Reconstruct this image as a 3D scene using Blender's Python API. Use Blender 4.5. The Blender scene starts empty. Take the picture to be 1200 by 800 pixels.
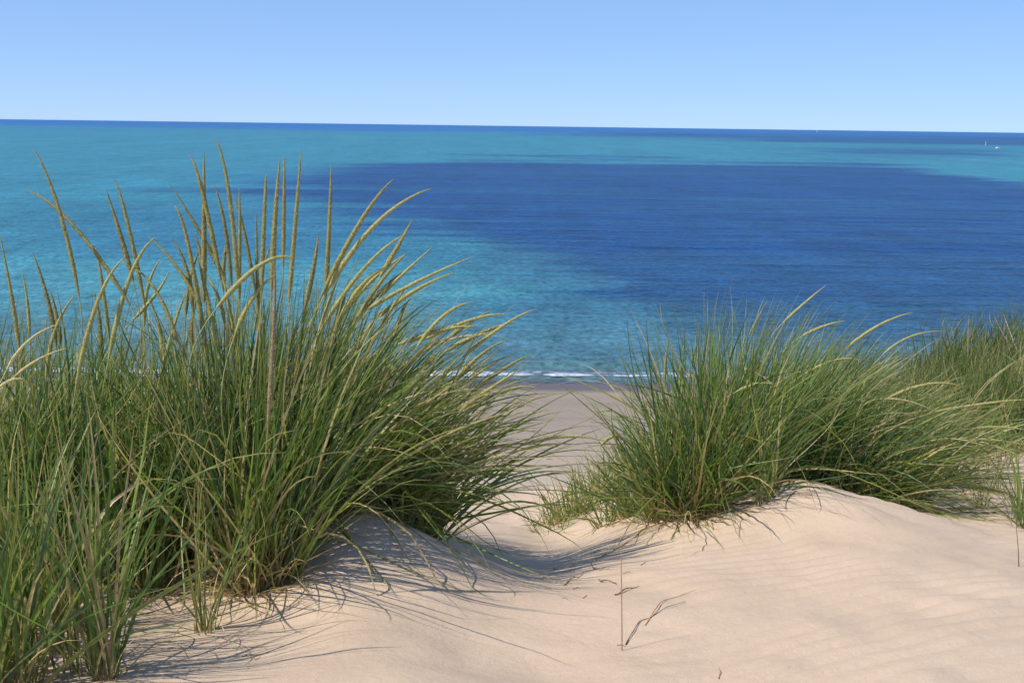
import bpy, math, random
import numpy as np
from mathutils import Vector, Matrix

R = math.radians
rng = np.random.default_rng(11)
random.seed(5)
scene = bpy.context.scene
col = scene.collection

# ------------------------------------------------------------------ camera
F_PX, PITCH, ROLL, CAM_Z = 1287.0, 11.1, 0.764, 20.0
cam_d = bpy.data.cameras.new('camera')
cam = bpy.data.objects.new('camera', cam_d); col.objects.link(cam)
cam_d.sensor_width = 36.0; cam_d.lens = 36.0 * F_PX / 1200.0
cam_d.clip_start = 0.05; cam_d.clip_end = 200000.0
RM = Matrix.Rotation(R(90 - PITCH), 3, 'X') @ Matrix.Rotation(R(ROLL), 3, 'Z')
cam.matrix_world = Matrix.Translation((0, 0, CAM_Z)) @ RM.to_4x4()
scene.camera = cam

def ray(px, py):
    return RM @ Vector(((px - 600) / F_PX, (400 - py) / F_PX, -1.0))
def at(px, py, Y):
    """point seen at pixel (px,py) that lies Y metres in front of the camera"""
    d = ray(px, py); t = Y / d.y
    return Vector((d.x * t, Y, CAM_Z + d.z * t))
RMn = np.array(RM)
def project(P):
    q = (P - np.array([0, 0, CAM_Z])) @ RMn
    return 600 + F_PX * q[..., 0] / -q[..., 2], 400 - F_PX * q[..., 1] / -q[..., 2]

# ------------------------------------------------------------------ noise (numpy value noise)
_tab = rng.random((256, 256))
def vnoise(x, y, s=0):
    x = np.asarray(x, float) + 17.3 * s; y = np.asarray(y, float) + 41.7 * s
    xi = np.floor(x).astype(int); yi = np.floor(y).astype(int)
    fx = x - xi; fy = y - yi
    fx = fx * fx * (3 - 2 * fx); fy = fy * fy * (3 - 2 * fy)
    a = _tab[xi % 256, yi % 256]; b = _tab[(xi + 1) % 256, yi % 256]
    c = _tab[xi % 256, (yi + 1) % 256]; d = _tab[(xi + 1) % 256, (yi + 1) % 256]
    return (a * (1 - fx) + b * fx) * (1 - fy) + (c * (1 - fx) + d * fx) * fy - 0.5
def fbm(x, y, o=4, s=0):
    r = 0; a = 1
    for k in range(o):
        r = r + a * vnoise(x * 2 ** k, y * 2 ** k, s + k); a *= 0.5
    return r
def sstep(a, b, x):
    t = np.clip((x - a) / (b - a), 0, 1); return t * t * (3 - 2 * t)

# ------------------------------------------------------------------ terrain
CP = [  # pixel x, pixel y, metres ahead
 (-60,800,2.1),(130,795,2.15),(60,740,2.45),(240,745,2.5),(330,770,2.33),(480,800,2.10),(600,800,2.22),(760,800,2.2),(900,800,2.18),(1050,800,2.15),(1260,800,2.15),
 (300,703,2.8),(180,690,2.9),(40,690,2.85),(-80,700,2.8),
 (400,740,2.42),(540,740,2.55),(640,745,2.56),(730,762,2.45),(900,735,2.6),(1060,730,2.6),(1220,730,2.6),
 (400,655,2.95),(330,640,3.25),(420,618,3.35),(480,660,3.05),(560,680,3.0),(640,690,2.95),(720,690,3.0),(800,680,3.05),
 (170,600,3.8),(40,620,3.7),(300,600,3.8),(-100,620,3.7),
 (490,640,3.5),(550,650,3.55),(620,650,3.55),(690,640,3.7),(760,632,3.75),(830,612,3.9),
 (580,618,4.5),(630,612,4.9),(675,598,4.8),(700,575,5.0),(735,560,5.2),(660,622,4.3),(600,625,4.2),
 (860,590,4.05),(900,590,4.0),(970,583,3.95),(1040,602,3.85),(1100,622,3.75),(1160,640,3.65),(1210,655,3.5),
 (900,680,3.1),(1000,670,3.15),(1080,675,3.1),(1180,690,3.0),
 (1040,600,4.6),(1100,603,4.5),(1180,610,4.3),(1250,625,4.2),(1150,570,5.2),(1220,560,5.4),(1080,570,5.3),(960,585,4.7),(850,585,4.8),
 (770,560,5.5),(900,560,5.6),(1000,555,5.8),(1100,530,7.0),(1200,510,7.5),(1060,500,9.0),(1200,470,9.5),(1320,450,9.5),(1000,520,9.0),
 (632,612,5.6),(570,610,5.6),(600,612,5.2),(300,585,4.8),(100,585,4.8),(-150,585,4.8),
]
P = np.array([tuple(at(*c)) for c in CP]); P[:, 2] -= CAM_Z
extra = np.array([(-4, 2, -1.15), (-4, 5, -1.5), (0, 0.8, -1.12), (-3, 0.8, -1.1), (3, 0.8, -1.15), (6, 3, -1.3), (7, 6, -1.7), (7, 10, -2.2), (0.3, 8, -2.1), (-3, 8, -1.9)])
P = np.vstack([P, extra])
def tps(r2): return 0.5 * r2 * np.log(r2 + 1e-9)
n = len(P)
K = tps(((P[:, None, :2] - P[None, :, :2]) ** 2).sum(-1)) + np.eye(n) * 0.012
Aff = np.hstack([np.ones((n, 1)), P[:, :2]])
M_ = np.block([[K, Aff], [Aff.T, np.zeros((3, 3))]])
W_ = np.linalg.solve(M_, np.concatenate([P[:, 2], np.zeros(3)]))
def near_h(x, y):
    x = np.clip(x, -4, 7); y = np.clip(y, 0.8, 10)
    out = W_[n] + W_[n + 1] * x + W_[n + 2] * y
    for i in range(n):
        out = out + W_[i] * tps((x - P[i, 0]) ** 2 + (y - P[i, 1]) ** 2)
    return out
def terrain_raw(x, y):
    h = near_h(x, y)
    h = h + 0.05 * fbm(x * 1.3, y * 1.3, 3, 3) * sstep(1.0, 5, y) + 0.018 * fbm(x * 5, y * 5, 2, 9)
    # shoulder under the left stand and the gully beside it
    h = h + .075 * np.exp(-(((x + .42) / .38) ** 2 + ((y - 3.15) / .32) ** 2)) - .06 * np.exp(-(((x - .12 - .1 * (y - 3.5)) / .22) ** 2 + ((y - 3.9) / 1.1) ** 2))
    # sharp brink of the right-hand mound
    bx_, by_ = x - 1.02, y - 4.0
    al = bx_ * .97 - by_ * .22; ac = bx_ * .22 + by_ * .97
    h = h + .055 * np.exp(-np.abs(ac - .06 * np.sin(al * 3)) / .16) * np.exp(-(al / .62) ** 2)
    # wind ripples, strongest on the open right-hand slope
    ph = (y * 0.95 - x * 0.30 + 0.13 * np.sin(x * 1.7 + 1) + 0.16 * fbm(x * 1.5, y * 1.5, 2, 5)) / 0.080 * 2 * np.pi
    rp = np.sin(ph) + 0.35 * np.sin(2 * ph + 0.9)
    amp = 0.0038 * sstep(0.05, 0.7, x) * sstep(6, 4.2, y) * np.clip(0.65 + 1.2 * fbm(x * 2, y * 2, 2, 21), 0, 1.4)
    h = h + amp * rp
    lip = 6.0 + 4.0 * sstep(1.2, 3.2, x) - 0.6 * sstep(-0.5, -2.5, x) + 3 * sstep(8, 30, x) + 0.6 * np.sin(x * .3) + 0.5 * vnoise(x * .7, y * 0 + 3, 2)
    over = np.maximum(y - lip, 0)
    drop = 0.66 * (np.sqrt(over ** 2 + 1.0) - 1.0)
    z1 = h - drop + 0.5 * fbm(x * .15, y * .15, 3, 30) * sstep(8, 16, y)
    z2 = -20 + 0.032 * (84.7 - y) + 0.10 * fbm(x * .05, y * .12, 3, 12) * sstep(84, 70, y) + 0.03 * vnoise(x * .12, y * .3, 4)
    k = 0.6
    m = np.maximum(z1, z2); 
    return CAM_Z + m + k * np.log1p(np.exp(-np.abs(z1 - z2) / k)) * np.where(np.abs(z1 - z2) < 8, 1, 0)
def axis(lo, a, b, hi, fine, grow=1.09):
    mid = list(np.arange(a, b, fine)); r = []; s = fine; v = b
    while v < hi: r.append(v); s *= grow; v += s
    l = []; s = fine; v = a - fine
    while v > lo: l.append(v); s *= grow; v -= s
    return np.array(l[::-1] + mid + r + [hi])
gx = axis(-260, -2.3, 2.6, 260, 0.0125); 
gy = np.concatenate([axis(-12, 1.75, 5.2, 60, 0.0125, 1.06), np.arange(60.4, 98, 0.4)])
GX, GY = np.meshgrid(gx, gy)
GZ = terrain_raw(GX, GY)
def ground(x, y):
    x = np.clip(np.asarray(x, float), gx[0], gx[-1]); y = np.clip(np.asarray(y, float), gy[0], gy[-1] - 1e-6)
    i = np.clip(np.searchsorted(gx, x, 'right') - 1, 0, len(gx) - 2); j = np.clip(np.searchsorted(gy, y, 'right') - 1, 0, len(gy) - 2)
    fx = (x - gx[i]) / (gx[i + 1] - gx[i]); fy = (y - gy[j]) / (gy[j + 1] - gy[j])
    return (GZ[j, i] * (1 - fx) + GZ[j, i + 1] * fx) * (1 - fy) + (GZ[j + 1, i] * (1 - fx) + GZ[j + 1, i + 1] * fx) * fy
def hit(px, py, y0=1.5, y1=12):
    """first ground point along the line of sight through a pixel"""
    d = ray(px, py); Y = np.linspace(y0, y1, 900); t = Y / d.y
    g = ground(d.x * t, Y); s = CAM_Z + d.z * t <= g
    k = int(np.argmax(s)) if s.any() else 899
    return float(Y[k])

# ------------------------------------------------------------------ mesh helpers
def link_mesh(name, V, Fq, mat, parent=None, colr=None, smooth=True):
    me = bpy.data.meshes.new(name)
    V = np.asarray(V, np.float32)
    Fq = np.asarray(Fq, np.int32)
    me.vertices.add(len(V)); me.vertices.foreach_set('co', V.ravel())
    k = Fq.shape[1]
    me.loops.add(len(Fq) * k); me.loops.foreach_set('vertex_index', Fq.ravel())
    me.polygons.add(len(Fq)); me.polygons.foreach_set('loop_start', np.arange(0, len(Fq) * k, k, dtype=np.int32))
    me.update(calc_edges=True)
    if smooth: me.polygons.foreach_set('use_smooth', np.ones(len(Fq), bool))
    if colr is not None:
        a = me.color_attributes.new('tint', 'FLOAT_COLOR', 'POINT')
        c = np.ones((len(V), 4), np.float32); c[:, :3] = colr
        a.data.foreach_set('color', c.ravel())
    me.materials.append(mat); me.validate()
    o = bpy.data.objects.new(name, me); col.objects.link(o)
    if parent: o.parent = parent
    return o
def grid_faces(ny, nx):
    i = np.arange(ny - 1)[:, None] * nx + np.arange(nx - 1)[None]
    return np.stack([i, i + 1, i + nx + 1, i + nx], -1).reshape(-1, 4)
def tag(o, label=None, cat=None, group=None, kind=None):
    if label: o['label'] = label
    if cat: o['category'] = cat
    if group: o['group'] = group
    if kind: o['kind'] = kind
    return o
def empty(name, loc):
    o = bpy.data.objects.new(name, None); col.objects.link(o); o.location = loc
    o.empty_display_size = 0.1
    return o
def tube(pts, rad, sides=6):
    """rings round a polyline -> verts, quads"""
    P_ = np.asarray(pts, float); n_ = len(P_); r = np.broadcast_to(rad, n_)
    T = np.gradient(P_, axis=0); T /= np.linalg.norm(T, axis=1)[:, None] + 1e-12
    up = np.array([0, 1, 0.05]) if abs(T[0, 1]) < 0.9 else np.array([1, 0, 0.])
    N = np.cross(T, up); N /= np.linalg.norm(N, axis=1)[:, None]; B = np.cross(T, N)
    a = np.arange(sides) / sides * 2 * np.pi
    V = P_[:, None] + r[:, None, None] * (np.cos(a)[None, :, None] * N[:, None] + np.sin(a)[None, :, None] * B[:, None])
    i = np.arange(n_ - 1)[:, None] * sides; j = np.arange(sides)[None]; j2 = (j + 1) % sides
    Fq = np.stack([i + j, i + j2, i + sides + j2, i + sides + j], -1).reshape(-1, 4)
    return V.reshape(-1, 3), Fq
class Parts:
    def __init__(s): s.V = []; s.F = []; s.C = []; s.n = 0
    def add(s, V, Fq, c=None):
        s.V.append(V); s.F.append(Fq + s.n); s.n += len(V)
        if c is not None: s.C.append(np.broadcast_to(c, (len(V), 3)))
    def link(s, name, mat, parent=None, smooth=True):
        return link_mesh(name, np.vstack(s.V), np.vstack(s.F), mat, parent, np.vstack(s.C) if s.C else None, smooth)

# ------------------------------------------------------------------ materials
def mat(name):
    m = bpy.data.materials.new(name); m.use_nodes = True
    nt = m.node_tree; nt.nodes.clear()
    return m, nt, nt.nodes.new, nt.links.new
def simple(name, c, rough=0.6):
    m, nt, N, L = mat(name)
    b = N('ShaderNodeBsdfPrincipled'); o = N('ShaderNodeOutputMaterial')
    tc = N('ShaderNodeTexCoord'); nz = N('ShaderNodeTexNoise'); nz.inputs['Scale'].default_value = 9
    mx = N('ShaderNodeMix'); mx.data_type = 'RGBA'
    mx.inputs['A'].default_value = (*[v * 0.85 for v in c], 1); mx.inputs['B'].default_value = (*[min(1, v * 1.1) for v in c], 1)
    L(tc.outputs['Object'], nz.inputs['Vector']); L(nz.outputs['Fac'], mx.inputs['Factor'])
    L(mx.outputs['Result'], b.inputs['Base Color']); b.inputs['Roughness'].default_value = rough
    L(b.outputs[0], o.inputs[0]); return m

def plant_mat(name, trans=0.4, rough=0.38, spec=0.5, grain=(60, 60, 60)):
    m, nt, N, L = mat(name)
    at_ = N('ShaderNodeAttribute'); at_.attribute_name = 'tint'
    tc = N('ShaderNodeTexCoord'); nz = N('ShaderNodeTexNoise'); nz.inputs['Scale'].default_value = grain[0]; nz.inputs['Detail'].default_value = 3
    L(tc.outputs['Object'], nz.inputs['Vector'])
    mr = N('ShaderNodeMapRange'); mr.inputs['From Min'].default_value = .3; mr.inputs['From Max'].default_value = .7
    mr.inputs['To Min'].default_value = .78; mr.inputs['To Max'].default_value = 1.22
    L(nz.outputs['Fac'], mr.inputs['Value'])
    mu = N('ShaderNodeVectorMath'); mu.operation = 'SCALE'
    L(at_.outputs['Color'], mu.inputs[0]); L(mr.outputs[0], mu.inputs['Scale'])
    b = N('ShaderNodeBsdfPrincipled'); b.inputs['Roughness'].default_value = rough; b.inputs['Specular IOR Level'].default_value = spec
    L(mu.outputs[0], b.inputs['Base Color'])
    t = N('ShaderNodeBsdfTranslucent'); 
    tw = N('ShaderNodeVectorMath'); tw.operation = 'MULTIPLY'; tw.inputs[1].default_value = (1.25, 1.3, 0.7)
    L(mu.outputs[0], tw.inputs[0]); L(tw.outputs[0], t.inputs['Color'])
    mx = N('ShaderNodeMixShader'); mx.inputs[0].default_value = trans
    o = N('ShaderNodeOutputMaterial')
    L(b.outputs[0], mx.inputs[1]); L(t.outputs[0], mx.inputs[2]); L(mx.outputs[0], o.inputs[0])
    return m
M_leaf = plant_mat('marram_leaf')
M_stalk = plant_mat('marram_stalk', .12, .5)
M_head = plant_mat('marram_seed_head', .25, .7, .15, (420,) * 3)
M_dry = plant_mat('dry_stalk', .1, .7, .15)

def sand_material():
    m, nt, N, L = mat('sand')
    geo = N('ShaderNodeNewGeometry'); sep = N('ShaderNodeSeparateXYZ'); L(geo.outputs['Position'], sep.inputs[0])
    def noise(scale, detail=4, rough=.6, vec=None):
        z = N('ShaderNodeTexNoise'); z.inputs['Scale'].default_value = scale; z.inputs['Detail'].default_value = detail; z.inputs['Roughness'].default_value = rough
        L(vec if vec else geo.outputs['Position'], z.inputs['Vector']); return z.outputs['Fac']
    def rng_(v, a, b, c, d, smooth=False):
        r = N('ShaderNodeMapRange'); r.inputs['From Min'].default_value = a; r.inputs['From Max'].default_value = b; r.inputs['To Min'].default_value = c; r.inputs['To Max'].default_value = d
        if smooth: r.interpolation_type = 'SMOOTHSTEP'
        L(v, r.inputs['Value']); return r.outputs[0]
    def mix(f, a, b):
        x = N('ShaderNodeMix'); x.data_type = 'RGBA'
        if isinstance(f, float): x.inputs['Factor'].default_value = f
        else: L(f, x.inputs['Factor'])
        for s, v in (('A', a), ('B', b)):
            if isinstance(v, tuple): x.inputs[s].default_value = (*v, 1)
            else: L(v, x.inputs[s])
        return x.outputs['Result']
    def math_(op, a, b):
        x = N('ShaderNodeMath'); x.operation = op
        for i, v in enumerate((a, b)):
            if isinstance(v, (int, float)): x.inputs[i].default_value = v
            else: L(v, x.inputs[i])
        return x.outputs[0]
    dune = mix(rng_(noise(2.2, 5), .35, .65, 0, 1), SAND_A, SAND_B)
    # grains: single pale and dark grains
    g = rng_(noise(520, 2, .8), .36, .64, 0, 1)
    dune = mix(math_('MULTIPLY', g, .75), mix(.65, dune, (.36, .27, .20)), dune)
    g2 = rng_(noise(900, 1), .66, .72, 0, .55)
    dune = mix(g2, dune, (.20, .13, .09))
    mp = N('ShaderNodeMapping'); mp.inputs['Scale'].default_value = (.05, .35, 1); L(geo.outputs['Position'], mp.inputs['Vector'])
    bn = noise(1, 5, .6, mp.outputs[0])
    beach = mix(rng_(bn, .35, .65, 0, 1), (.235, .20, .168), (.315, .265, .225))
    bg = rng_(noise(6, 3, .7), .35, .65, 0, 1)
    beach = mix(math_('MULTIPLY', bg, .5), beach, (.23, .18, .155))
    # the wider, drier upper beach is paler
    ny = math_('ADD', sep.outputs['Y'], math_('MULTIPLY', bn, 14))
    beach = mix(rng_(ny, 78, 58, 0, 1, True), beach, (.43, .355, .285))
    zz = math_('ADD', sep.outputs['Z'], math_('MULTIPLY', noise(.08, 3), 1.0))
    c = mix(rng_(zz, 2.0, 7.0, 0, 1, True), beach, dune)
    wet = rng_(math_('ADD', sep.outputs['Z'], math_('MULTIPLY', bn, .06)), .085, .14, 1, 0, True)
    c = mix(wet, c, (.115, .095, .10))
    b = N('ShaderNodeBsdfPrincipled'); L(c, b.inputs['Base Color'])
    L(rng_(wet, 0, 1, .95, .35), b.inputs['Roughness']); b.inputs['Specular IOR Level'].default_value = .08
    bp = N('ShaderNodeBump'); bp.inputs['Strength'].default_value = .5; bp.inputs['Distance'].default_value = .003
    L(noise(300, 4, .85), bp.inputs['Height'])
    bp2 = N('ShaderNodeBump'); bp2.inputs['Strength'].default_value = .6; bp2.inputs['Distance'].default_value = .006
    L(noise(34, 4, .6), bp2.inputs['Height']); L(bp.outputs[0], bp2.inputs['Normal'])
    L(bp2.outputs[0], b.inputs['Normal'])
    o = N('ShaderNodeOutputMaterial'); L(b.outputs[0], o.inputs[0]); return m
SAND_A, SAND_B = (.60, .465, .35), (.68, .53, .405)
M_sand = sand_material()
dune = link_mesh('sand_dune', np.stack([GX, GY, GZ], -1).reshape(-1, 3), grid_faces(len(gy), len(gx)), M_sand)
tag(dune, 'pale wind-rippled dune sand sloping down to the beach', kind='structure')

# ------------------------------------------------------------------ water
def water_material():
    m, nt, N, L = mat('lake_water')
    geo = N('ShaderNodeNewGeometry')
    a = N('ShaderNodeAttribute'); a.attribute_name = 'tint'
    def noise(scale, sc, detail=3, dist=0):
        mp = N('ShaderNodeMapping'); mp.inputs['Scale'].default_value = sc; L(geo.outputs['Position'], mp.inputs['Vector'])
        z = N('ShaderNodeTexNoise'); z.inputs['Scale'].default_value = scale; z.inputs['Detail'].default_value = detail; z.inputs['Distortion'].default_value = dist
        L(mp.outputs[0], z.inputs['Vector']); return z.outputs['Fac']
    def mr(v, a_, b_, c_, d_):
        r = N('ShaderNodeMapRange'); r.inputs['From Min'].default_value = a_; r.inputs['From Max'].default_value = b_; r.inputs['To Min'].default_value = c_; r.inputs['To Max'].default_value = d_
        L(v, r.inputs['Value']); return r.outputs[0]
    def mul(x, y):
        q = N('ShaderNodeMath'); q.operation = 'MULTIPLY'; L(x, q.inputs[0]); L(y, q.inputs[1]); return q.outputs[0]
    # light and dark of ripple trains of several sizes, painted into the water colour
    f = mul(mr(noise(1, (1.3, .9, 1), 3, .5), .3, .7, .62, 1.38), mr(noise(1, (.34, .2, 1), 5, .5), .3, .7, .82, 1.18))
    f = mul(f, mr(noise(1, (.12, .03, 1), 5, .4), .3, .7, .84, 1.16))
    f = mul(f, mr(noise(1, (.025, .004, 1), 4), .3, .7, .88, 1.12))
    f = mul(f, mr(noise(1, (.06, .42, 1), 4, .6), .3, .7, .84, 1.16))
    sc = N('ShaderNodeVectorMath'); sc.operation = 'SCALE'; L(a.outputs['Color'], sc.inputs[0]); L(f, sc.inputs['Scale'])
    b = N('ShaderNodeBsdfPrincipled'); L(sc.outputs[0], b.inputs['Base Color'])
    b.inputs['Roughness'].default_value = .32; b.inputs['IOR'].default_value = 1.33; b.inputs['Specular IOR Level'].default_value = .08
    bp = N('ShaderNodeBump'); bp.inputs['Strength'].default_value = 1; bp.inputs['Distance'].default_value = .45
    L(noise(.8, (.9, 1, 1), 5, .5), bp.inputs['Height'])
    bp2 = N('ShaderNodeBump'); bp2.inputs['Strength'].default_value = 1; bp2.inputs['Distance'].default_value = .9
    L(noise(.16, (.3, 1, 1), 3, .3), bp2.inputs['Height']); L(bp.outputs[0], bp2.inputs['Normal'])
    L(bp2.outputs[0], b.inputs['Normal'])
    o = N('ShaderNodeOutputMaterial'); L(b.outputs[0], o.inputs[0]); return m
M_water = water_material()
# rows: finely spaced by the shore, wider and wider out to the horizon
dep = np.concatenate([[0.012, 0.02, 0.035, 0.05, 0.065, 0.08], np.linspace(0.10, 12.4, 560), np.linspace(12.42, 13.45, 110)])
rows = CAM_Z / np.tan(np.radians(dep))
tb = np.concatenate([np.linspace(-3.5, -.62, 60)[:-1], np.linspace(-.62, .62, 420), np.linspace(.62, 3.5, 60)[1:]])
WY, WT = np.meshgrid(rows, tb, indexing='ij'); WX = WT * WY
shore_w = 0.45 * np.sin(WX * .045 + 1) + 0.8 * vnoise(WX * .06, WY * 0, 7)
yy = WY - shore_w
wz = 0.20 * np.exp(-((yy - 91.6 - 1.2 * vnoise(WX * .05, 0 * WX, 13)) / 1.1) ** 2) * (0.7 + vnoise(WX * .08, 0 * WX, 14))
wz += 0.22 * np.exp(-((yy - 86.5) / .7) ** 2) * (0.8 + .8 * vnoise(WX * .1, 0 * WX, 15))
wz += 0.12 * fbm(WX * .06, WY * .22, 2, 18) * sstep(88, 100, WY) * sstep(900, 200, WY)
PX, PY = project(np.stack([WX, WY, np.zeros_like(WX)], -1))
PYl = PY - (PX - 600) * 0.01334      # rows measured from a level horizon at 147.5
hz = PYl - 147.5                      # how far below the horizon
def C(*s): return np.array([((v / 255 + .055) / 1.055) ** 2.4 for v in s])
nw = fbm(WX * .0022 + 3, np.log(WY) * 9, 4, 40)      # long lazy streaks
nw2 = fbm(WX * .012, np.log(WY) * 26, 4, 47)
nw3 = fbm(WX * .02, np.log(WY) * 60, 4, 60)
def layer(cur, c, f): return cur * (1 - f[..., None]) + c * f[..., None]
W_TURQ, W_DARK, W_FAR, W_PALE, W_GREEN, W_SHALL = C(42,114,134), C(0,56,108), C(22,88,150), C(76,132,142), C(66,106,120), C(92,112,116)
tint = np.broadcast_to(W_TURQ, WX.shape + (3,)).copy()
e1 = hz + 5 * nw
tint = layer(tint, W_FAR, sstep(13, 3, e1 - .002 * (PX - 300)))
# dark streaks below the horizon on the right
def streak(px0, px1, h0, thick, n_):
    c = np.exp(-((hz - h0 - 3 * nw) / thick) ** 2)
    return c * sstep(px0, px0 + 120, PX + 160 * n_) * sstep(px1, px1 - 120, PX + 60 * n_)
tint = layer(tint, W_DARK, .75 * streak(620, 2600, 8.5, 3.2, nw2))
tint = layer(tint, W_DARK, .85 * streak(820, 2600, 13, 3.0, nw2))
tint = layer(tint, W_DARK, .75 * streak(890, 1240, 25, 4.0, nw2))
# the big dark blue patch of water
top = 40 + 34 * sstep(560, 200, PX) + 22 * sstep(1000, 1230, PX) + 2 * sstep(700, 500, PX)
bot = 122 + 125 * sstep(480, 900, PX) + 40 * sstep(900, 1300, PX)
soft = 5 + 14 * sstep(560, 250, PX)
dk = sstep(-soft, soft, hz - top + 14 * nw + 5 * nw2 + 5 * nw3) * sstep(26, -26, hz - bot + 30 * nw + 30 * nw2 + 26 * nw3) * sstep(150, 420, PX + 260 * nw + 120 * nw2)
dk2 = .4 * np.exp(-((hz - 130 - 40 * nw) / 22) ** 2) * sstep(700, 300, PX) * sstep(-100, 200, PX)
# pale sandy shallows between the patch and the shore
pale = np.exp(-((hz - 205 - 20 * nw) / 62) ** 2) * sstep(670, 440, PX + 120 * nw + 60 * nw3)
tint = layer(tint, C(46,94,120), .85 * sstep(480, 680, PX + 120 * nw + 60 * nw3) * sstep(70, 130, hz))
tint = layer(tint, W_PALE, .5 * pale)
tint = layer(tint, W_GREEN, .8 * sstep(195, 270, hz + 40 * nw))
W_D = layer(np.broadcast_to(W_DARK, tint.shape), C(40,80,106), .9 * sstep(130, 250, hz + 40 * nw))
tint = layer(tint, W_D, np.clip(np.maximum(dk * (0.95 + .22 * nw2), dk2), 0, 1))
tint = layer(tint, W_SHALL, .55 * sstep(262, 292, hz + 10 * nw2))
tint = layer(tint, C(56, 94, 98), .6 * np.exp(-((hz - 279 - 6 * nw2) / 3.5) ** 2))
tint = layer(tint, C(74, 86, 106), sstep(295, 301, hz))
wv = np.stack([WX, WY, wz], -1)
water = link_mesh('water', wv.reshape(-1, 3), grid_faces(len(rows), len(tb))[:, ::-1], M_water, None, tint.reshape(-1, 3))
tag(water, 'lake with turquoise shallows and a large deep blue patch', kind='structure')

# surf foam: a broken ribbon riding on the last wave
def foam_material():
    m, nt, N, L = mat('foam')
    geo = N('ShaderNodeNewGeometry'); z = N('ShaderNodeTexNoise'); z.inputs['Scale'].default_value = 1.6; z.inputs['Detail'].default_value = 5
    L(geo.outputs['Position'], z.inputs['Vector'])
    x = N('ShaderNodeMix'); x.data_type = 'RGBA'; x.inputs['A'].default_value = (.26, .34, .48, 1); x.inputs['B'].default_value = (.55, .61, .74, 1)
    r = N('ShaderNodeMapRange'); r.inputs['From Min'].default_value = .36; r.inputs['From Max'].default_value = .68; L(z.outputs['Fac'], r.inputs['Value']); L(r.outputs[0], x.inputs['Factor'])
    b = N('ShaderNodeBsdfPrincipled'); b.inputs['Roughness'].default_value = .8; L(x.outputs['Result'], b.inputs['Base Color'])
    o = N('ShaderNodeOutputMaterial'); L(b.outputs[0], o.inputs[0]); return m
fx = np.arange(-120, 120, .22); fo = Parts()
for (yc, wd, hgt, th, sd) in ((86.3, .6, .23, .22, 1), (87.5, .2, .13, .6, 5)):
    yc_ = yc + 0.45 * np.sin(fx * .045 + 1) + 0.8 * vnoise(fx * .06, 0 * fx, 7) + .35 * fbm(fx * .5, 0 * fx, 3, sd)
    w_ = np.clip(wd * (fbm(fx * .35, 0 * fx + 2, 4, sd + 3) + .44 - th) * 1.7, 0, wd * 1.3)
    s = np.linspace(-1, 1, 7)
    Yf = yc_[:, None] + s[None] * w_[:, None]
    Zf = hgt + .06 + .10 * (1 - s[None] ** 2) * np.minimum(w_[:, None], 1) * (1 + fbm(fx[:, None] * 3, s[None] * 3 + 0 * fx[:, None], 2, 2)) - .12 * (np.abs(s[None]) > .99)
    fo.add(np.stack([np.broadcast_to(fx[:, None], Yf.shape), Yf, Zf], -1).reshape(-1, 3), grid_faces(len(fx), 7))
tag(fo.link('surf_foam', foam_material()), 'white line of surf foam breaking along the shore', kind='stuff')

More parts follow.
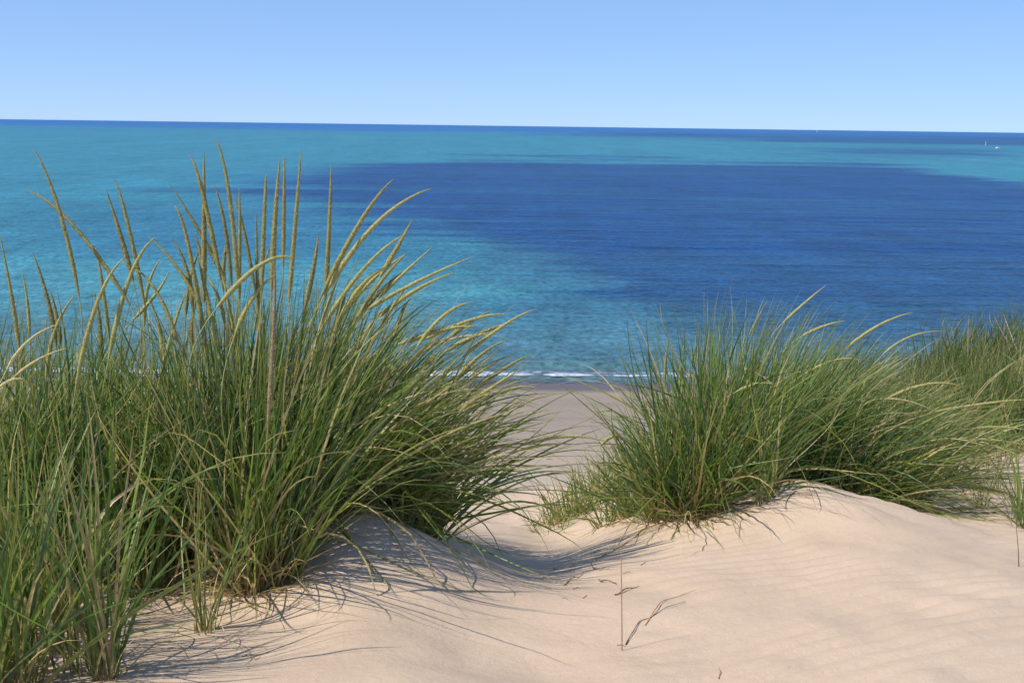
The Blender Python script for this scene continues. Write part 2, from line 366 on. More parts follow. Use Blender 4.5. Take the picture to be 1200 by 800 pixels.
# ------------------------------------------------------------------ grass
G_A, G_B, G_C = np.array([.10, .175, .038]), np.array([.18, .25, .055]), np.array([.09, .15, .08])
YEL, STRAW, BROWN = np.array([.33, .33, .085]), np.array([.46, .36, .20]), np.array([.20, .125, .065])
def blades(P_, cx, cy, n, rad, length, tilt, wind, droop, width, seg=11, yel=.12, dry=.12, lmin=.45, face=None, paler=1.0, azi=None):
    """n curved leaves growing from a tuft centred on (cx,cy)"""
    r = rad * np.sqrt(rng.random(n)); a = rng.random(n) * 2 * np.pi
    bx = cx + r * np.cos(a); by = cy + r * np.sin(a) * .8
    az = np.where(rng.random(n) < .4, a + rng.normal(0, .7, n), rng.random(n) * 2 * np.pi)
    if azi is not None: az = azi + rng.normal(0, .45, n)
    th = np.abs(rng.normal(tilt, tilt * .75, n)) * (0.6 + .6 * r / rad)
    d = np.stack([np.sin(th) * np.cos(az), np.sin(th) * np.sin(az), np.cos(th)], -1)
    L_ = length * (lmin + (1.08 - lmin) * rng.random(n) ** .7)
    dr = droop * np.clip(rng.lognormal(-.3, .95, n), 0, 6)
    wd = np.array(wind) * np.clip(rng.normal(1, .4, n), .1, 2.2)[:, None]
    P0 = np.stack([bx, by, ground(bx, by) - .02], -1)
    pts = np.zeros((n, seg + 1, 3)); pts[:, 0] = P0; dirs = np.zeros_like(pts); dirs[:, 0] = d
    st = (L_ / seg)[:, None]
    kink = np.where(rng.random(n) < .10, rng.integers(3, seg, n), -1); kv = rng.normal(0, .55, (n, 3)); kv[:, 2] = -np.abs(kv[:, 2]) * 1.3
    wob = rng.normal(0, .5, (n, 3))
    for k in range(1, seg + 1):
        s = k / seg
        d = d + (kink == k)[:, None] * kv + wob * math.sin(s * 5) / seg + rng.normal(0, .03, (n, 3))
        d = d + np.concatenate([wd * s ** .8 * 1.6, -(dr * s ** 1.4 * 2.2)[:, None]], 1) / seg
        # stiff leaves seldom curl back under themselves
        d = d / np.linalg.norm(d, axis=1)[:, None]
        pts[:, k] = pts[:, k - 1] + d * st; dirs[:, k] = d
    g = ground(pts[..., 0], pts[..., 1])
    pts[:, 1:, 2] = np.maximum(pts[:, 1:, 2], g[:, 1:] + .004)
    u = rng.normal(0, 1, (n, 3)); u[:, 2] *= .3; u[:, 1] += 1.1 * np.sign(u[:, 1])
    side = np.cross(dirs, u[:, None]); side /= np.linalg.norm(side, axis=-1)[..., None] + 1e-9
    tw = rng.normal(0, .9, n)[:, None] * np.linspace(0, 1, seg + 1)[None]
    nor = np.cross(side, dirs)
    side = side * np.cos(tw)[..., None] + nor * np.sin(tw)[..., None]; nor = np.cross(side, dirs)
    s = np.linspace(0, 1, seg + 1)
    w = (width * (.5 + .75 * rng.random(n) ** 1.5))[:, None] * (np.minimum(.6 + s * 2.2, 1) * (1 - s ** 3.2) ** .9 + .03)[None] * .5
    v = np.stack([pts - side * w[..., None], pts + nor * (w * .45)[..., None], pts + side * w[..., None]], 2)
    # colour
    k = rng.random(n); base = np.where((k < .45)[:, None], G_A, np.where((k < .8)[:, None], G_B, G_C)) * np.exp(rng.normal(0, .16, n))[:, None] * paler
    isy = rng.random(n) < yel; base = np.where(isy[:, None], base * .35 + YEL * .65, base)
    isd = rng.random(n) < dry; base = np.where(isd[:, None], STRAW * np.exp(rng.normal(0, .2, n))[:, None], base)
    c = np.broadcast_to(base[:, None], (n, seg + 1, 3)).copy()
    sh = np.exp(-(s / (.05 + .20 * rng.random(n)[:, None] ** 1.5)) ** 2)[..., None] * .85
    c = c * (1 - sh) + (STRAW * .45 + BROWN * .5) * sh
    tp = sstep(.80, 1.02, s[None] + .18 * (rng.random(n)[:, None] - .5))[..., None] * .75
    c = c * (1 - tp) + (YEL * .5 + STRAW * .5) * tp
    c = np.repeat(c[:, :, None], 3, 2)
    m = (seg + 1) * 3
    q = []
    for i in range(seg):
        for j in range(2):
            a_ = i * 3 + j; q.append((a_, a_ + 1, a_ + 4, a_ + 3))
    Fq = (np.arange(n)[:, None, None] * m + np.array(q)[None]).reshape(-1, 4)
    P_.add(v.reshape(-1, 3), Fq, c.reshape(-1, 3))
def thatch(P_, cx, cy, n, rad, length=.3):
    blades(P_, cx, cy, n, rad, length, .75, (.15, 0), .9, .0045, 7, 0, 1.0, .3)

def bez(a, b, c, n_):
    """curve through a, b, c (b at the middle)"""
    t = np.linspace(0, 1, n_)[:, None]; k = 2 * b - .5 * a - .5 * c
    return (1 - t) ** 2 * a + 2 * t * (1 - t) * k + t ** 2 * c
def stalk(parent, hpix, Y, root, tone=0, rad=None, thin=False):
    rad = random.uniform(.0056, .0088)
    """flowering stalk: hpix = tip, middle, foot of the head in pixels, Y = distance of the head"""
    tip, mid, ft = [np.array(tuple(at(hpix[i], hpix[i + 1], Y + dy))) for i, dy in ((0, .04), (2, .02), (4, 0))]
    if not thin: ft = ft + .22 * (ft - mid)
    if abs(tip[2] - ft[2]) + abs(tip[0] - ft[0]) < .03: return
    r0 = np.array([root[0], root[1], float(ground(root[0], root[1])) - .02])
    hd = bez(ft, mid, tip, 26)
    tan = (hd[1] - hd[0]); tan /= np.linalg.norm(tan)
    D = np.linalg.norm(ft - r0)
    t = np.linspace(0, 1, 22)[:, None]
    c1 = r0 + np.array([0, 0, .38 * D]) + .1 * (ft - r0); c2 = ft - tan * D * .38
    st = (1 - t) ** 3 * r0 + 3 * t * (1 - t) ** 2 * c1 + 3 * t * t * (1 - t) * c2 + t ** 3 * ft
    g = ground(st[:, 0], st[:, 1]); st[1:, 2] = np.maximum(st[1:, 2], g[1:] + .004)
    org = np.array(parent.location)
    sv, sf = tube(st - org, np.linspace(.0021, .0014, 22), 6)
    green = G_B * .6 + YEL * .5
    tone_c = {0: np.array([.37, .345, .14]), 1: np.array([.47, .445, .18]), 2: np.array([.36, .28, .16]), 3: np.array([.31, .29, .13]), 4: np.array([.66, .58, .30])}[tone]
    sc_ = np.repeat(green * (1 - t * .7) + tone_c * t * .7, 6, 0)
    so = link_mesh('flower_stalk', sv, sf, M_stalk, parent, sc_)
    # the head: a core with rows of overlapping spikelets
    s = np.linspace(0, 1, 26)
    prof = rad * np.minimum(.35 + s * 5, 1) * (1 - s ** 2.6) ** .8 * (1 - .38 * s) + .0006
    if thin: prof = prof * .6
    hp = Parts(); V, Fq = tube(hd - org, prof * .88, 8)
    core = tone_c * (.8 + .25 * rng.random(len(V)))[:, None]; hp.add(V, Fq, core)
    Lh = np.linalg.norm(np.diff(hd, axis=0), axis=1).sum()
    ns = int(Lh / .0014); ss = np.sort(rng.random(ns)) * .985
    ip = np.array([np.interp(ss, s, hd[:, k]) for k in range(3)]).T
    T = np.gradient(hd, axis=0); T /= np.linalg.norm(T, axis=1)[:, None]
    Ti = np.array([np.interp(ss, s, T[:, k]) for k in range(3)]).T
    N_ = np.cross(Ti, [0, 1, .05]); N_ /= np.linalg.norm(N_, axis=1)[:, None]; B_ = np.cross(Ti, N_)
    an = np.arange(ns) * 2.4 + rng.normal(0, .3, ns)
    out = N_ * np.cos(an)[:, None] + B_ * np.sin(an)[:, None]; sd = np.cross(Ti, out)
    pr = np.interp(ss, s, prof)[:, None]; ln = (.0085 * (.75 + .5 * rng.random(ns)) * (.6 + .4 * np.minimum(pr[:, 0] / .006, 1)))[:, None]
    b0 = ip + out * pr * .5; b1 = ip + out * pr * (.95 + .1 * rng.random((ns, 1))) + Ti * ln * .5; b2 = ip + out * pr * (.95 + .10 * rng.random((ns, 1))) + Ti * ln
    w = pr * .30
    v = np.stack([b0, b1 - sd * w, b1 + out * pr * .08, b1 + sd * w, b2], 1) - org
    vi = np.arange(ns)[:, None, None] * 5
    fq = (vi + np.array([[0, 1, 2, 2], [0, 2, 3, 3], [1, 4, 2, 2], [2, 4, 3, 3]])[None]).reshape(-1, 4)
    hp.V.append(v.reshape(-1, 3)); hp.F.append(fq + hp.n); hp.n += ns * 5
    cc = tone_c * np.exp(rng.normal(0, .16, (ns, 1))); hi = rng.random(ns) < .13; cc[hi] = cc[hi] * .3 + np.array([.72, .62, .40]) * .7
    hp.C.append(np.repeat(cc, 5, 0))
    V = np.vstack(hp.V); Fa = np.vstack(hp.F)
    # triangles written as quads with a doubled corner are split out properly
    me = bpy.data.meshes.new('seed_head')
    me.from_pydata(V.tolist(), [], [tuple(f[:3]) if f[2] == f[3] else tuple(f) for f in Fa.tolist()])
    a_ = me.color_attributes.new('tint', 'FLOAT_COLOR', 'POINT'); c4 = np.ones((len(V), 4), np.float32); c4[:, :3] = np.vstack(hp.C); a_.data.foreach_set('color', c4.ravel())
    me.polygons.foreach_set('use_smooth', np.ones(len(me.polygons), bool)); me.materials.append(M_head)
    ho = bpy.data.objects.new('seed_head', me); col.objects.link(ho); ho.parent = so

def tussock(label, group, tufts, heads=(), th=0, more=(), depth_=3.1, cat='grass tussock', **kw):
    """tufts: (px, py, Y, n, rad, overrides) - each tuft adds leaves to this one plant"""
    cxy = []
    for (px, py, Y, n_, rad, *ov) in tufts:
        p = at(px, py, Y); cxy.append((p.x, p.y))
    c0 = np.mean(cxy, axis=0)
    t = empty('grass_tussock', (c0[0], c0[1], float(ground(c0[0], c0[1]))))
    tag(t, label, cat, group)
    P_ = Parts()
    for (x, y), (px, py, Y, n_, rad, *ov) in zip(cxy, tufts):
        k = dict(length=.85, tilt=.22, wind=(.25, .02), droop=.35, width=.0074); k.update(kw)
        if ov: k.update(ov[0])
        blades(P_, x, y, n_, rad, **k)
        k2 = dict(k); k2.update(length=k['length'] * 1.12, droop=k['droop'] * 2.4 + .5, tilt=k['tilt'] * 1.7, yel=.55, dry=.2, lmin=.6, width=k['width'] * .8)
        blades(P_, x, y, max(2, int(n_ * .09)), rad, **k2)
        if th: thatch(P_, x, y, int(n_ * th), rad * 1.1, min(.34, k['length'] * .5))
    V = np.vstack(P_.V) - np.array(t.location)
    link_mesh('leaves', V, np.vstack(P_.F), M_leaf, t, np.vstack(P_.C))
    heads = list(heads)
    for (x0, x1, y0, y1, k_, lean_) in more:
        for _ in range(k_):
            fx_ = random.uniform(x0, x1); fy_ = random.uniform(y0, y1); ln_ = random.uniform(55, 105)
            a_ = lean_ + random.gauss(0, .16); bd = random.uniform(.05, .35) * (1 if a_ > 0 else -1)
            mx_, my_ = fx_ + ln_ * .5 * math.sin(a_), fy_ - ln_ * .5 * math.cos(a_)
            heads.append((mx_ + ln_ * .5 * math.sin(a_ + bd), my_ - ln_ * .5 * math.cos(a_ + bd), mx_, my_, fx_, fy_, depth_ + random.uniform(-.1, .3), random.choice((0, 3, 3, 1))))
    for h in heads:
        Y = h[6] if len(h) > 6 else 3.0
        tone = h[7] if len(h) > 7 else 0
        # roots in the nearest tuft
        hx = at(h[4], h[5], Y).x
        w = [abs(cx - (hx - .12 if len(h) <= 8 else hx)) + .6 * abs(cy - Y) + .08 * random.random() for cx, cy in cxy]
        i = int(np.argmin(w)); rr = tufts[i][4] * .6
        stalk(t, h, Y, (cxy[i][0] + random.uniform(-rr, rr), cxy[i][1] + random.uniform(-rr, rr)), tone, thin=(tone == 4))
    return t

GL = 'beach grass tussocks in the left stand'
GR = 'beach grass tussocks in the right stand'
GS = 'small separate tufts of beach grass'
WD = (.22, .02)
tussock('tall tussock at the left edge with seed heads leaning apart above turquoise water', GL,
    [(-10,690,2.85,190,.19), (60,665,3.0,200,.17), (-70,670,2.9,170,.2), (20,640,3.3,190,.2), (-140,680,2.9,100,.2)],
    [(39,173,68,242,88,327,2.75), (30,223,85,263,140,340,2.8), (0,276,13,344,21,399,2.7), (38,295,55,348,64,395,3.1,3),
     (68,380,34,399,8,433,2.6,4), (78,408,47,420,17,441,2.6,4), (36,456,21,444,-4,456,2.5,4), (112,291,119,327,127,390,3.0)],
    more=[(0, 90, 380, 450, 3, -.05)], th=.5, length=.82, wind=(.14, .0), tilt=.27)
tussock('tall dense tussock left of centre of the left stand, seed heads crossing above it', GL,
    [(165,690,2.87,90,.08), (130,672,3.0,150,.13), (205,662,3.1,170,.12), (120,640,3.4,130,.18), (225,640,3.4,160,.16)],
    [(124,221,140,272,153,318,3.0,3), (134,210,149,259,166,340,3.0), (183,278,153,323,132,403,2.8,1), (174,277,208,314,230,352,3.0),
     (147,301,115,352,94,433,2.7,1), (157,314,187,348,208,403,2.8), (198,318,183,344,161,369,3.2,1), (217,344,204,382,191,429,3.0,1), (204,242,221,289,238,395,2.9)],
    more=[(110, 235, 350, 430, 6, .0)], th=.5, length=.82, wind=(.16, .0), tilt=.26)
tussock('tallest tussock of the left stand, crowned by many upright seed heads over the sand lip', GL,
    [(296,702,2.82,150,.07), (325,700,2.85,130,.07), (285,665,3.1,210,.13), (345,660,3.1,190,.11), (300,640,3.4,200,.15)],
    [(223,182,238,229,255,310,3.0), (239,178,239,246,239,335,3.0), (253,163,268,225,278,327,2.9), (202,219,234,272,259,318,3.1,3),
     (251,216,263,263,270,323,3.1,3), (273,229,285,267,297,331,3.1,3), (280,221,281,267,280,344,3.0), (312,204,310,246,307,327,2.9), (328,187,323,246,319,323,2.9),
     (333,185,333,225,332,297,3.1), (321,300,321,378,315,480,2.6,2), (346,303,306,310,263,352,2.8,1), (321,323,297,348,280,382,2.8,1), (353,176,347,250,340,335,2.9), (231,300,243,350,252,400,2.9),(300,250,301,300,302,360,3.1,3)],
    more=[(235, 345, 330, 420, 5, .05)], th=.5, length=.84, wind=(.2, .0), tilt=.25)
tussock('tussock of the left stand with golden seed heads arching right over the blue patch', GL,
    [(372,640,3.2,200,.11), (400,618,3.4,230,.13), (350,620,3.6,180,.15)],
    [(388,193,386,259,382,335,3.2), (373,274,368,310,359,352,3.1,3), (461,210,423,259,385,331,3.1), (505,221,440,263,391,331,3.0,1), (476,274,427,314,385,374,3.1,1),
     (483,258,466,289,449,318,3.2), (478,296,449,327,423,365,3.2), (458,313,427,331,402,369,3.1,1), (411,330,399,360,388,400,3.2,3)],
    more=[(370, 440, 350, 430, 5, .45)], depth_=3.2, th=.2, length=.80, wind=(.5, .0), tilt=.32, yel=.2)
tussock('wide tussock bending right at the far side of the left stand, above its own shade', GL,
    [(425,618,3.5,190,.11), (468,632,3.5,220,.08), (496,634,3.6,110,.06), (420,612,3.7,130,.13)],
    [(506,290,470,323,449,344,3.3,1), (553,301,487,331,440,357,3.2,1), (533,319,487,340,453,365,3.3,1), (553,354,521,369,495,399,3.3,1), (627,362,589,382,551,412,3.4,1),
     (593,369,555,374,504,395,3.4,1), (559,384,521,386,470,403,3.3,1), (589,395,551,393,512,403,3.5,4), (600,416,572,429,538,454,3.4,1), (610,433,576,454,546,476,3.4,1), (631,456,597,456,555,476,3.5,1),
     (597,397,563,416,538,442,3.6), (576,363,547,380,530,392,3.6), (481,348,470,369,461,399,3.4), (712,518,665,511,620,520,3.5,1), (680,521,640,521,600,530,3.5,4), (637,495,600,498,570,505,3.6,4)],
    more=[(450, 560, 395, 470, 6, .95)], depth_=3.4, th=.2, length=.80, wind=(1.25, -.08), tilt=.36, droop=.38, yel=.5, dry=.18, lmin=.35)
tussock('open front tussock of long upright green leaves, rooted in sand at bottom left', GL,
    [(122,797,2.14,34,.035), (100,788,2.2,22,.06)], length=.62, wind=(.02, .02), tilt=.16, droop=.25, width=.0075, dry=.12, yel=.2, th=.3)
tussock('broad-leaved tussock filling the bottom left corner', GL,
    [(10,815,2.08,46,.07), (-40,800,2.1,70,.12), (45,775,2.3,40,.07), (-10,750,2.4,60,.12), (60,740,2.5,40,.1)], length=.60, wind=(-.03, .02), tilt=.3, droop=.5, width=.0085, yel=.2, th=.5)
tussock('small thin tuft standing alone in front of the left stand, rooted in lit sand', GS,
    [(242,744,2.5,15,.018), (236,747,2.48,6,.02)], length=.5, wind=(.03, 0), tilt=.26, droop=.35, width=.0055, dry=.25, yel=.2, th=.5)

tussock('dark upright tussock at the left end of the right stand', GR,
    [(788,612,4.05,260,.11,dict(length=.52)), (762,602,4.4,170,.11,dict(length=.36, tilt=.42, wind=(-.1, 0))), (818,612,4.0,260,.11,dict(length=.62))],
    [(783,399,780,421,779,442,4.2,3), (728,514,718,511,706,520,4.2,1)], th=.5, length=.66, wind=(.12, .0), tilt=.4, yel=.12, dry=.14, width=.0075)
tussock('dense tussock on the left flank of the right sand mound, tips thin against the water', GR,
    [(845,600,4.2,320,.16), (880,575,4.6,320,.18), (830,580,4.8,260,.2)],
    [(899,353,890,369,881,386,4.5,3), (912,454,892,449,868,457,4.0,1)], th=.15, length=.84, wind=(.22, 0), tilt=.32, yel=.08, dry=.06, width=.0075)
tussock('tussock behind the crest of the right mound, with one high seed head', GR,
    [(930,575,4.7,330,.18), (960,560,5.1,300,.2), (905,560,5.2,260,.2)],
    [(968,334,944,354,922,374,4.7,1), (990,376,966,382,944,392,4.6,1), (1010,423,980,422,948,436,4.5,1)], th=.15, length=.86, wind=(.75, 0), tilt=.34, yel=.12, dry=.08, width=.0075)
tussock('tussock swept low to the right beside the shaded hollow', GR,
    [(1000,578,4.65,320,.16), (1035,588,4.6,260,.14), (1020,555,5.2,280,.2), (1080,560,5.4,200,.2)],
    [(1070,366,1032,380,1000,402,4.8,1), (1107,388,1068,394,1040,412,4.9,1), (1128,453,1088,450,1048,464,4.7,1), (1104,488,1072,472,1036,467,4.5,4),
     (1205,468,1160,472,1104,481,4.6,1), (1200,504,1176,500,1136,502,4.8,4), (1205,523,1168,516,1120,514,4.6,1), (1184,538,1152,522,1116,514,4.5,4), (1215,545,1180,528,1140,516,4.8,4)],
    th=.15, length=.74, wind=(1.3, -.08), tilt=.5, droop=.5, yel=.22, dry=.16, width=.007)
tussock('short yellowish tuft at the low left foot of the right stand', GS,
    [(700,585,4.9,90,.12), (672,600,4.8,60,.1), (728,608,4.4,90,.1), (715,572,5.1,110,.13), (745,562,5.3,120,.13), (650,612,4.7,24,.08)], length=.27, wind=(-.05, 0), tilt=.45, droop=.4, width=.0055, yel=.35, dry=.25, th=.5)
tussock('sparse tiny tuft on the saddle left of the yellowish tuft', GS,
    [(645,622,4.5,26,.07), (650,608,4.8,30,.08)], length=.16, wind=(.0, 0), tilt=.5, droop=.3, width=.004, yel=.3, dry=.5)
tussock('small stiff tuft of few upright leaves in front of the right mound crest', GS,
    [(893,608,3.88,17,.025), (900,603,3.92,7,.02)], length=.58, wind=(.05, 0), tilt=.2, droop=.12, width=.0075, yel=.06, dry=.08)
tussock('tuft of spreading leaves cut by the right edge', GS,
    [(1203,622,4.2,34,.05), (1190,600,4.5,16,.05)], length=.5, wind=(-.02, 0), tilt=.42, droop=.35, width=.0065, yel=.15, dry=.15)
tussock('tiny short tuft on the sand right of the shaded hollow', GS,
    [(1148,590,4.75,22,.035), (1165,573,5.1,18,.03)], length=.2, wind=(.1, 0), tilt=.35, droop=.25, width=.0045, yel=.2, dry=.2)

# grass covering the dune behind on the right: one uncountable mass
gm = Parts()
for k in range(190):
    x = rng.uniform(2.35, 6.0); y = rng.uniform(6.2, 11.6)
    blades(gm, x, y, 46, .22, rng.uniform(.6, .88) * (.45 + .125 * x), .22, (.28, 0), .35, .0085, 7, .08, .12, .45, paler=.75)
for k in range(34):
    x = rng.uniform(1.5, 2.8); y = rng.uniform(5.8, 8.5)
    blades(gm, x, y, 34, .2, rng.uniform(.4, .65), .25, (.3, 0), .35, .006, 7, .25, .2, .45)
for k in range(40):
    x = rng.uniform(-4.5, -1.2); y = rng.uniform(3.9, 6.2)
    blades(gm, x, y, 55, .24, rng.uniform(.75, .98), .2, (.2, 0), .35, .006, 7, .1, .1, .45)
tag(gm.link('dune_grass', M_leaf), 'mass of beach grass covering the dunes behind', kind='stuff')

# ------------------------------------------------------------------ litter on the sand
DRYC = np.array([.36, .20, .11])
def litter(name, label, cat, pix, rad, colr=DRYC, lift=0.002, group=None, sub=None):
    """a curved dry stem lying on the sand; pix = pixels along it"""
    pts = []
    for (px, py) in pix:
        Y = hit(px, py); p = at(px, py, Y); pts.append((p.x, p.y, 0))
    pts = np.array(pts); t = np.linspace(0, 1, len(pts)); tt = np.linspace(0, 1, 24)
    c = np.array([np.interp(tt, t, pts[:, k]) for k in range(3)]).T
    for _ in range(3): c[1:-1] = (c[:-2] + c[1:-1] * 2 + c[2:]) / 4
    c[:, 2] = ground(c[:, 0], c[:, 1]) + rad * .6 + lift * (1 + np.sin(tt * 9 + len(pix)))
    o0 = c.mean(0)
    V, Fq = tube(c - o0, rad * (1 - .55 * tt) * (1 + .25 * np.sin(tt * 40)), 6)
    o = link_mesh(name, V, Fq, M_dry, None, colr * (1 + .3 * np.sin(tt * 13)).repeat(6)[:, None])
    o.location = o0; tag(o, label, cat, group); return o
GLT = 'dry bits of stem lying on the sand'
litter('dry_stalk', 'long thin fallen stalk, reddish, curving up right of the upright stem', 'dry stalk', [(756,733),(766,720),(778,704),(795,699),(815,694)], .0014, DRYC * 1.3, .003, GLT)
litter('dry_stalk', 'thin dark strip for the shadow of the upright stem and the reddish stalk, bent near its middle', 'dry stalk', [(733,757),(742,742),(750,727),(763,724),(780,713),(803,706)], .0013, BROWN * .7, .002, GLT)  # dark strip modelled where the stem and the reddish stalk cast shadows
litter('dry_twig', 'thick short brown twig lying just left of the upright stem', 'twig', [(702,680),(706,683),(715,682),(722,685)], .0028, DRYC * .8, .003, GLT)
litter('dry_twig', 'reddish twig on the sand that crosses behind the upright stem', 'twig', [(721,698),(730,694),(740,690),(749,689)], .0026, DRYC * 1.1, .003, GLT)
litter('dry_twig', 'thin crooked dark twig nearest the left stand shadow tips', 'twig', [(661,686),(668,680),(678,677),(684,672)], .0016, BROWN * .8, .003, GLT)
litter('dry_twig', 'tiny dark twig highest on the saddle sand, above the thick short one', 'twig', [(693,661),(695,667),(703,668),(708,667)], .0016, DRYC * .7, .002, GLT)
litter('dry_twig', 'tiny brown twig on lit sand below the small thin tuft', 'twig', [(284,771),(292,768),(299,773),(305,772)], .0013, DRYC * .8, .002, GLT)
litter('dry_twig', 'tiny reddish twig lying alone low in the right sand', 'twig', [(842,796),(844,790),(843,783)], .0011, DRYC * 1.1, .002, GLT)
litter('dry_twig', 'short straight dark twig at the foot of the upright stem', 'twig', [(723,757),(729,757),(733,758)], .001, BROWN, .001, GLT)

for (px_, py_, a_, l_) in ((640,676,.3,9),(652,668,-.4,7),(676,690,.1,8),(686,700,.6,6),(671,664,.2,8),(713,668,-.3,7),(735,672,.2,9),(662,702,-.1,7),(700,646,.4,8),(754,661,.5,7)):
    dx_, dy_ = math.cos(a_) * l_, -math.sin(a_) * l_
    litter('dry_fragment', 'tiny dry stem fragment on the saddle sand between the two stands', 'dry fragment', [(px_ - dx_ / 2, py_ - dy_ / 2), (px_ + 1, py_ - 1), (px_ + dx_ / 2, py_ + dy_ / 2)], .0011, DRYC * random.uniform(.6, 1.4), .001, 'tiny dry fragments on the saddle sand')
def upright(name, label, pix, Y, rad, colr, cat='dry stem'):
    pts = np.array([tuple(at(px, py, Y)) for px, py in pix]); tt = np.linspace(0, 1, 16); t = np.linspace(0, 1, len(pts))
    c = np.array([np.interp(tt, t, pts[:, k]) for k in range(3)]).T
    c[0, 2] = float(ground(c[0, 0], c[0, 1])) - .02
    V, Fq = tube(c - c[0], rad * (1 - .5 * tt), 6)
    o = link_mesh(name, V, Fq, M_dry, None, np.broadcast_to(colr, (len(V), 3))); o.location = c[0]
    tag(o, label, cat); return o
upright('dry_stalk', 'single thin reddish stem standing upright in the open sand', [(729,762),(728.5,700),(728,665),(729,635)], hit(729,762), .0014, DRYC * 1.1)
upright('dry_stalk', 'dark leafless stem standing at the right edge of the sand', [(1194,664),(1193,640),(1191,618)], hit(1194,664), .0018, BROWN)
upright('dry_stalk', 'short whitish stem standing at the lip of the saddle', [(651,585),(652,570),(652.5,555)], 5.3, .0014, STRAW * 1.6)

# ------------------------------------------------------------------ boats
M_hull = simple('white_hull', (.8, .8, .78), .3); M_sail = simple('sailcloth', (.85, .85, .82), .8); M_mast = simple('mast_metal', (.6, .6, .6), .4); M_glass = simple('dark_glass', (.05, .06, .08), .1)
def hull_mesh(L_, B_, H_):
    ns, nr = 15, 7; V = []
    for i in range(ns):
        u = i / (ns - 1); w = B_ / 2 * math.sin(math.pi * min(1, .35 + .65 * (1 - u)) * .5) * (1 - u ** 3.5) + .01
        sh = H_ * (1 + .25 * u * u)
        for j in range(nr):
            a = -1 + 2 * j / (nr - 1)
            V.append(((u - .5) * L_, w * np.sign(a) * abs(a) ** .7, sh - (1 - abs(a) ** 2.5) * (H_ * 1.5)))
    V = np.array(V); Fq = grid_faces(ns, nr)
    top = [(i * nr, (i + 1) * nr, (i + 1) * nr + nr - 1, i * nr + nr - 1) for i in range(ns - 1)]
    return V, np.vstack([Fq, np.array(top)])
def place(px, py_base, Y):
    p = at(px, py_base, Y); return (p.x, p.y, 0)
def sailboat(px, Y, s, rz, label):
    t = empty('sailboat', place(px, 160, Y)); t.rotation_euler = (0, 0, rz); tag(t, label, 'sailboat')
    V, Fq = hull_mesh(8 * s, 2.6 * s, .9 * s); link_mesh('hull', V, Fq, M_hull, t)
    V, Fq = tube([(0.4 * s, 0, .9 * s), (.4 * s, 0, 10 * s)], [.09 * s, .06 * s], 8); link_mesh('mast', V, Fq, M_mast, t)
    V, Fq = tube([(0.4 * s, 0, 1.8 * s), (-3.3 * s, .2 * s, 1.7 * s)], [.06 * s, .05 * s], 8); link_mesh('boom', V, Fq, M_mast, t)
    def sail(a, b, c, bulge):
        V = []; m_ = 9
        a, b, c = map(np.array, (a, b, c))
        for i in range(m_):
            for j in range(m_):
                u, v = i / (m_ - 1), j / (m_ - 1)
                p = (a * (1 - v) + b * v) * (1 - u) + c * u
                p = p + np.array([0, bulge * math.sin(math.pi * v) * math.sin(math.pi * min(.95, u)) , 0]); V.append(p * s)
        V = np.array(V); F_ = grid_faces(m_, m_); n_ = len(V)
        V2 = np.vstack([V, V + np.array([0, .03 * s, 0])]); return V2, np.vstack([F_, F_[:, ::-1] + n_])
    V, Fq = sail((.3, .02, 1.95), (-3.2, .2, 1.85), (.38, 0, 9.8), .35); link_mesh('mainsail', V, Fq, M_sail, t)
    V, Fq = sail((3.7, 0, 1.2), (.5, -.3, 1.5), (.5, 0, 9.0), -.3); link_mesh('jib', V, Fq, M_sail, t)
sailboat(1156, 1640, .75, R(75), 'small white sailboat near the right edge, left of the motorboat')
sailboat(957, 9000, 2.2, R(20), 'tiny white sail on the horizon, farthest of the boats')
t = empty('motorboat', place(1168.5, 170, 1380)); t.rotation_euler = (0, 0, R(8)); tag(t, 'small white motorboat at the right edge, nearer than the sailboat', 'motorboat')
V, Fq = hull_mesh(6.6, 2.3, 1.1); link_mesh('hull', V, Fq, M_hull, t)
def box(x0, x1, y0, y1, z0, z1, tap=.15):
    V = np.array([(x0, y0, z0), (x1, y0, z0), (x1, y1, z0), (x0, y1, z0), (x0 + tap, y0 + tap, z1), (x1 - tap * 3, y0 + tap, z1), (x1 - tap * 3, y1 - tap, z1), (x0 + tap, y1 - tap, z1)], float)
    return V, np.array([(0, 3, 2, 1), (4, 5, 6, 7), (0, 1, 5, 4), (1, 2, 6, 5), (2, 3, 7, 6), (3, 0, 4, 7)])
V, Fq = box(-.6, 1.7, -.8, .8, 1.08, 1.9); link_mesh('cabin', V, Fq, M_hull, t, smooth=False)
V, Fq = box(-.2, 1.2, -.72, .72, 1.91, 2.15, .1); link_mesh('roof', V, Fq, M_hull, t, smooth=False)
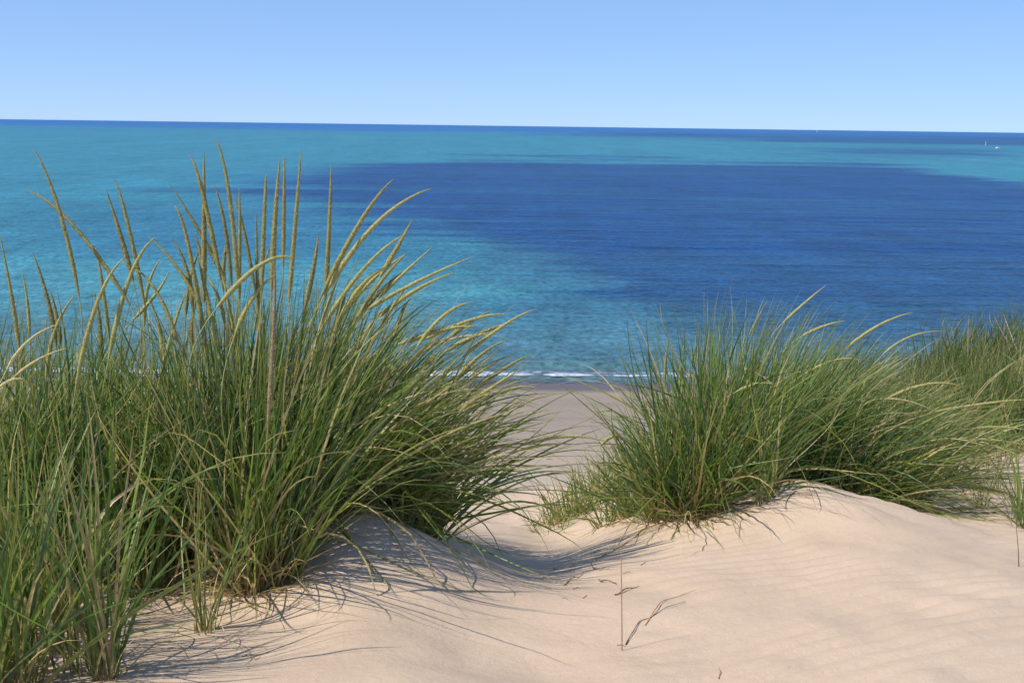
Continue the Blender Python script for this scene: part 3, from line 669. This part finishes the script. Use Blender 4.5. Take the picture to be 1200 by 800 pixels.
V, Fq = box(1.3, 1.75, -.6, .6, 1.3, 1.75, .04); link_mesh('windscreen', V, Fq, M_glass, t, smooth=False)
V, Fq = box(-3.7, -3.2, -.25, .25, .3, 1.5, .05); link_mesh('outboard_motor', V, Fq, M_glass, t, smooth=False)

# ------------------------------------------------------------------ light
SUN_EL, SUN_AZ = 53.0, 207.0      # where the sun stands: azimuth measured counter-clockwise from +x
to_sun = Vector((math.cos(R(SUN_EL)) * math.cos(R(SUN_AZ)), math.cos(R(SUN_EL)) * math.sin(R(SUN_AZ)), math.sin(R(SUN_EL))))
sd = bpy.data.lights.new('sun', 'SUN'); sd.energy = 4.0; sd.angle = R(.53); sd.color = (1, .93, .80)
so = bpy.data.objects.new('sun', sd); col.objects.link(so); so.rotation_euler = to_sun.to_track_quat('Z', 'Y').to_euler(); so.location = (0, 0, 40)
w = bpy.data.worlds.new('World'); scene.world = w; w.use_nodes = True
nt = w.node_tree; nt.nodes.clear(); N = nt.nodes.new; L = nt.links.new
sky = N('ShaderNodeTexSky'); sky.sky_type = 'NISHITA'; sky.sun_disc = False
sky.sun_elevation = R(SUN_EL); sky.sun_rotation = math.atan2(to_sun.x, to_sun.y)
sky.altitude = 0; sky.air_density = .6; sky.dust_density = 0; sky.ozone_density = 10.0
gm_ = N('ShaderNodeGamma'); gm_.inputs['Gamma'].default_value = .45
gain = N('ShaderNodeVectorMath'); gain.operation = 'MULTIPLY'; gain.inputs[1].default_value = (1.27, 1.60, 2.10)
bg = N('ShaderNodeBackground'); bg.inputs['Strength'].default_value = .148
wo = N('ShaderNodeOutputWorld')
L(sky.outputs[0], gm_.inputs[0]); L(gm_.outputs[0], gain.inputs[0]); L(gain.outputs[0], bg.inputs['Color']); L(bg.outputs[0], wo.inputs[0])

vs = scene.view_settings; vs.view_transform = 'Standard'; vs.look = 'None'; vs.exposure = 0.42; vs.gamma = 1; vs.use_curve_mapping = False
scene.render.engine = 'CYCLES'
cy = scene.cycles; cy.use_denoising = True; cy.max_bounces = 6; cy.transparent_max_bounces = 8; cy.caustics_reflective = False; cy.caustics_refractive = False
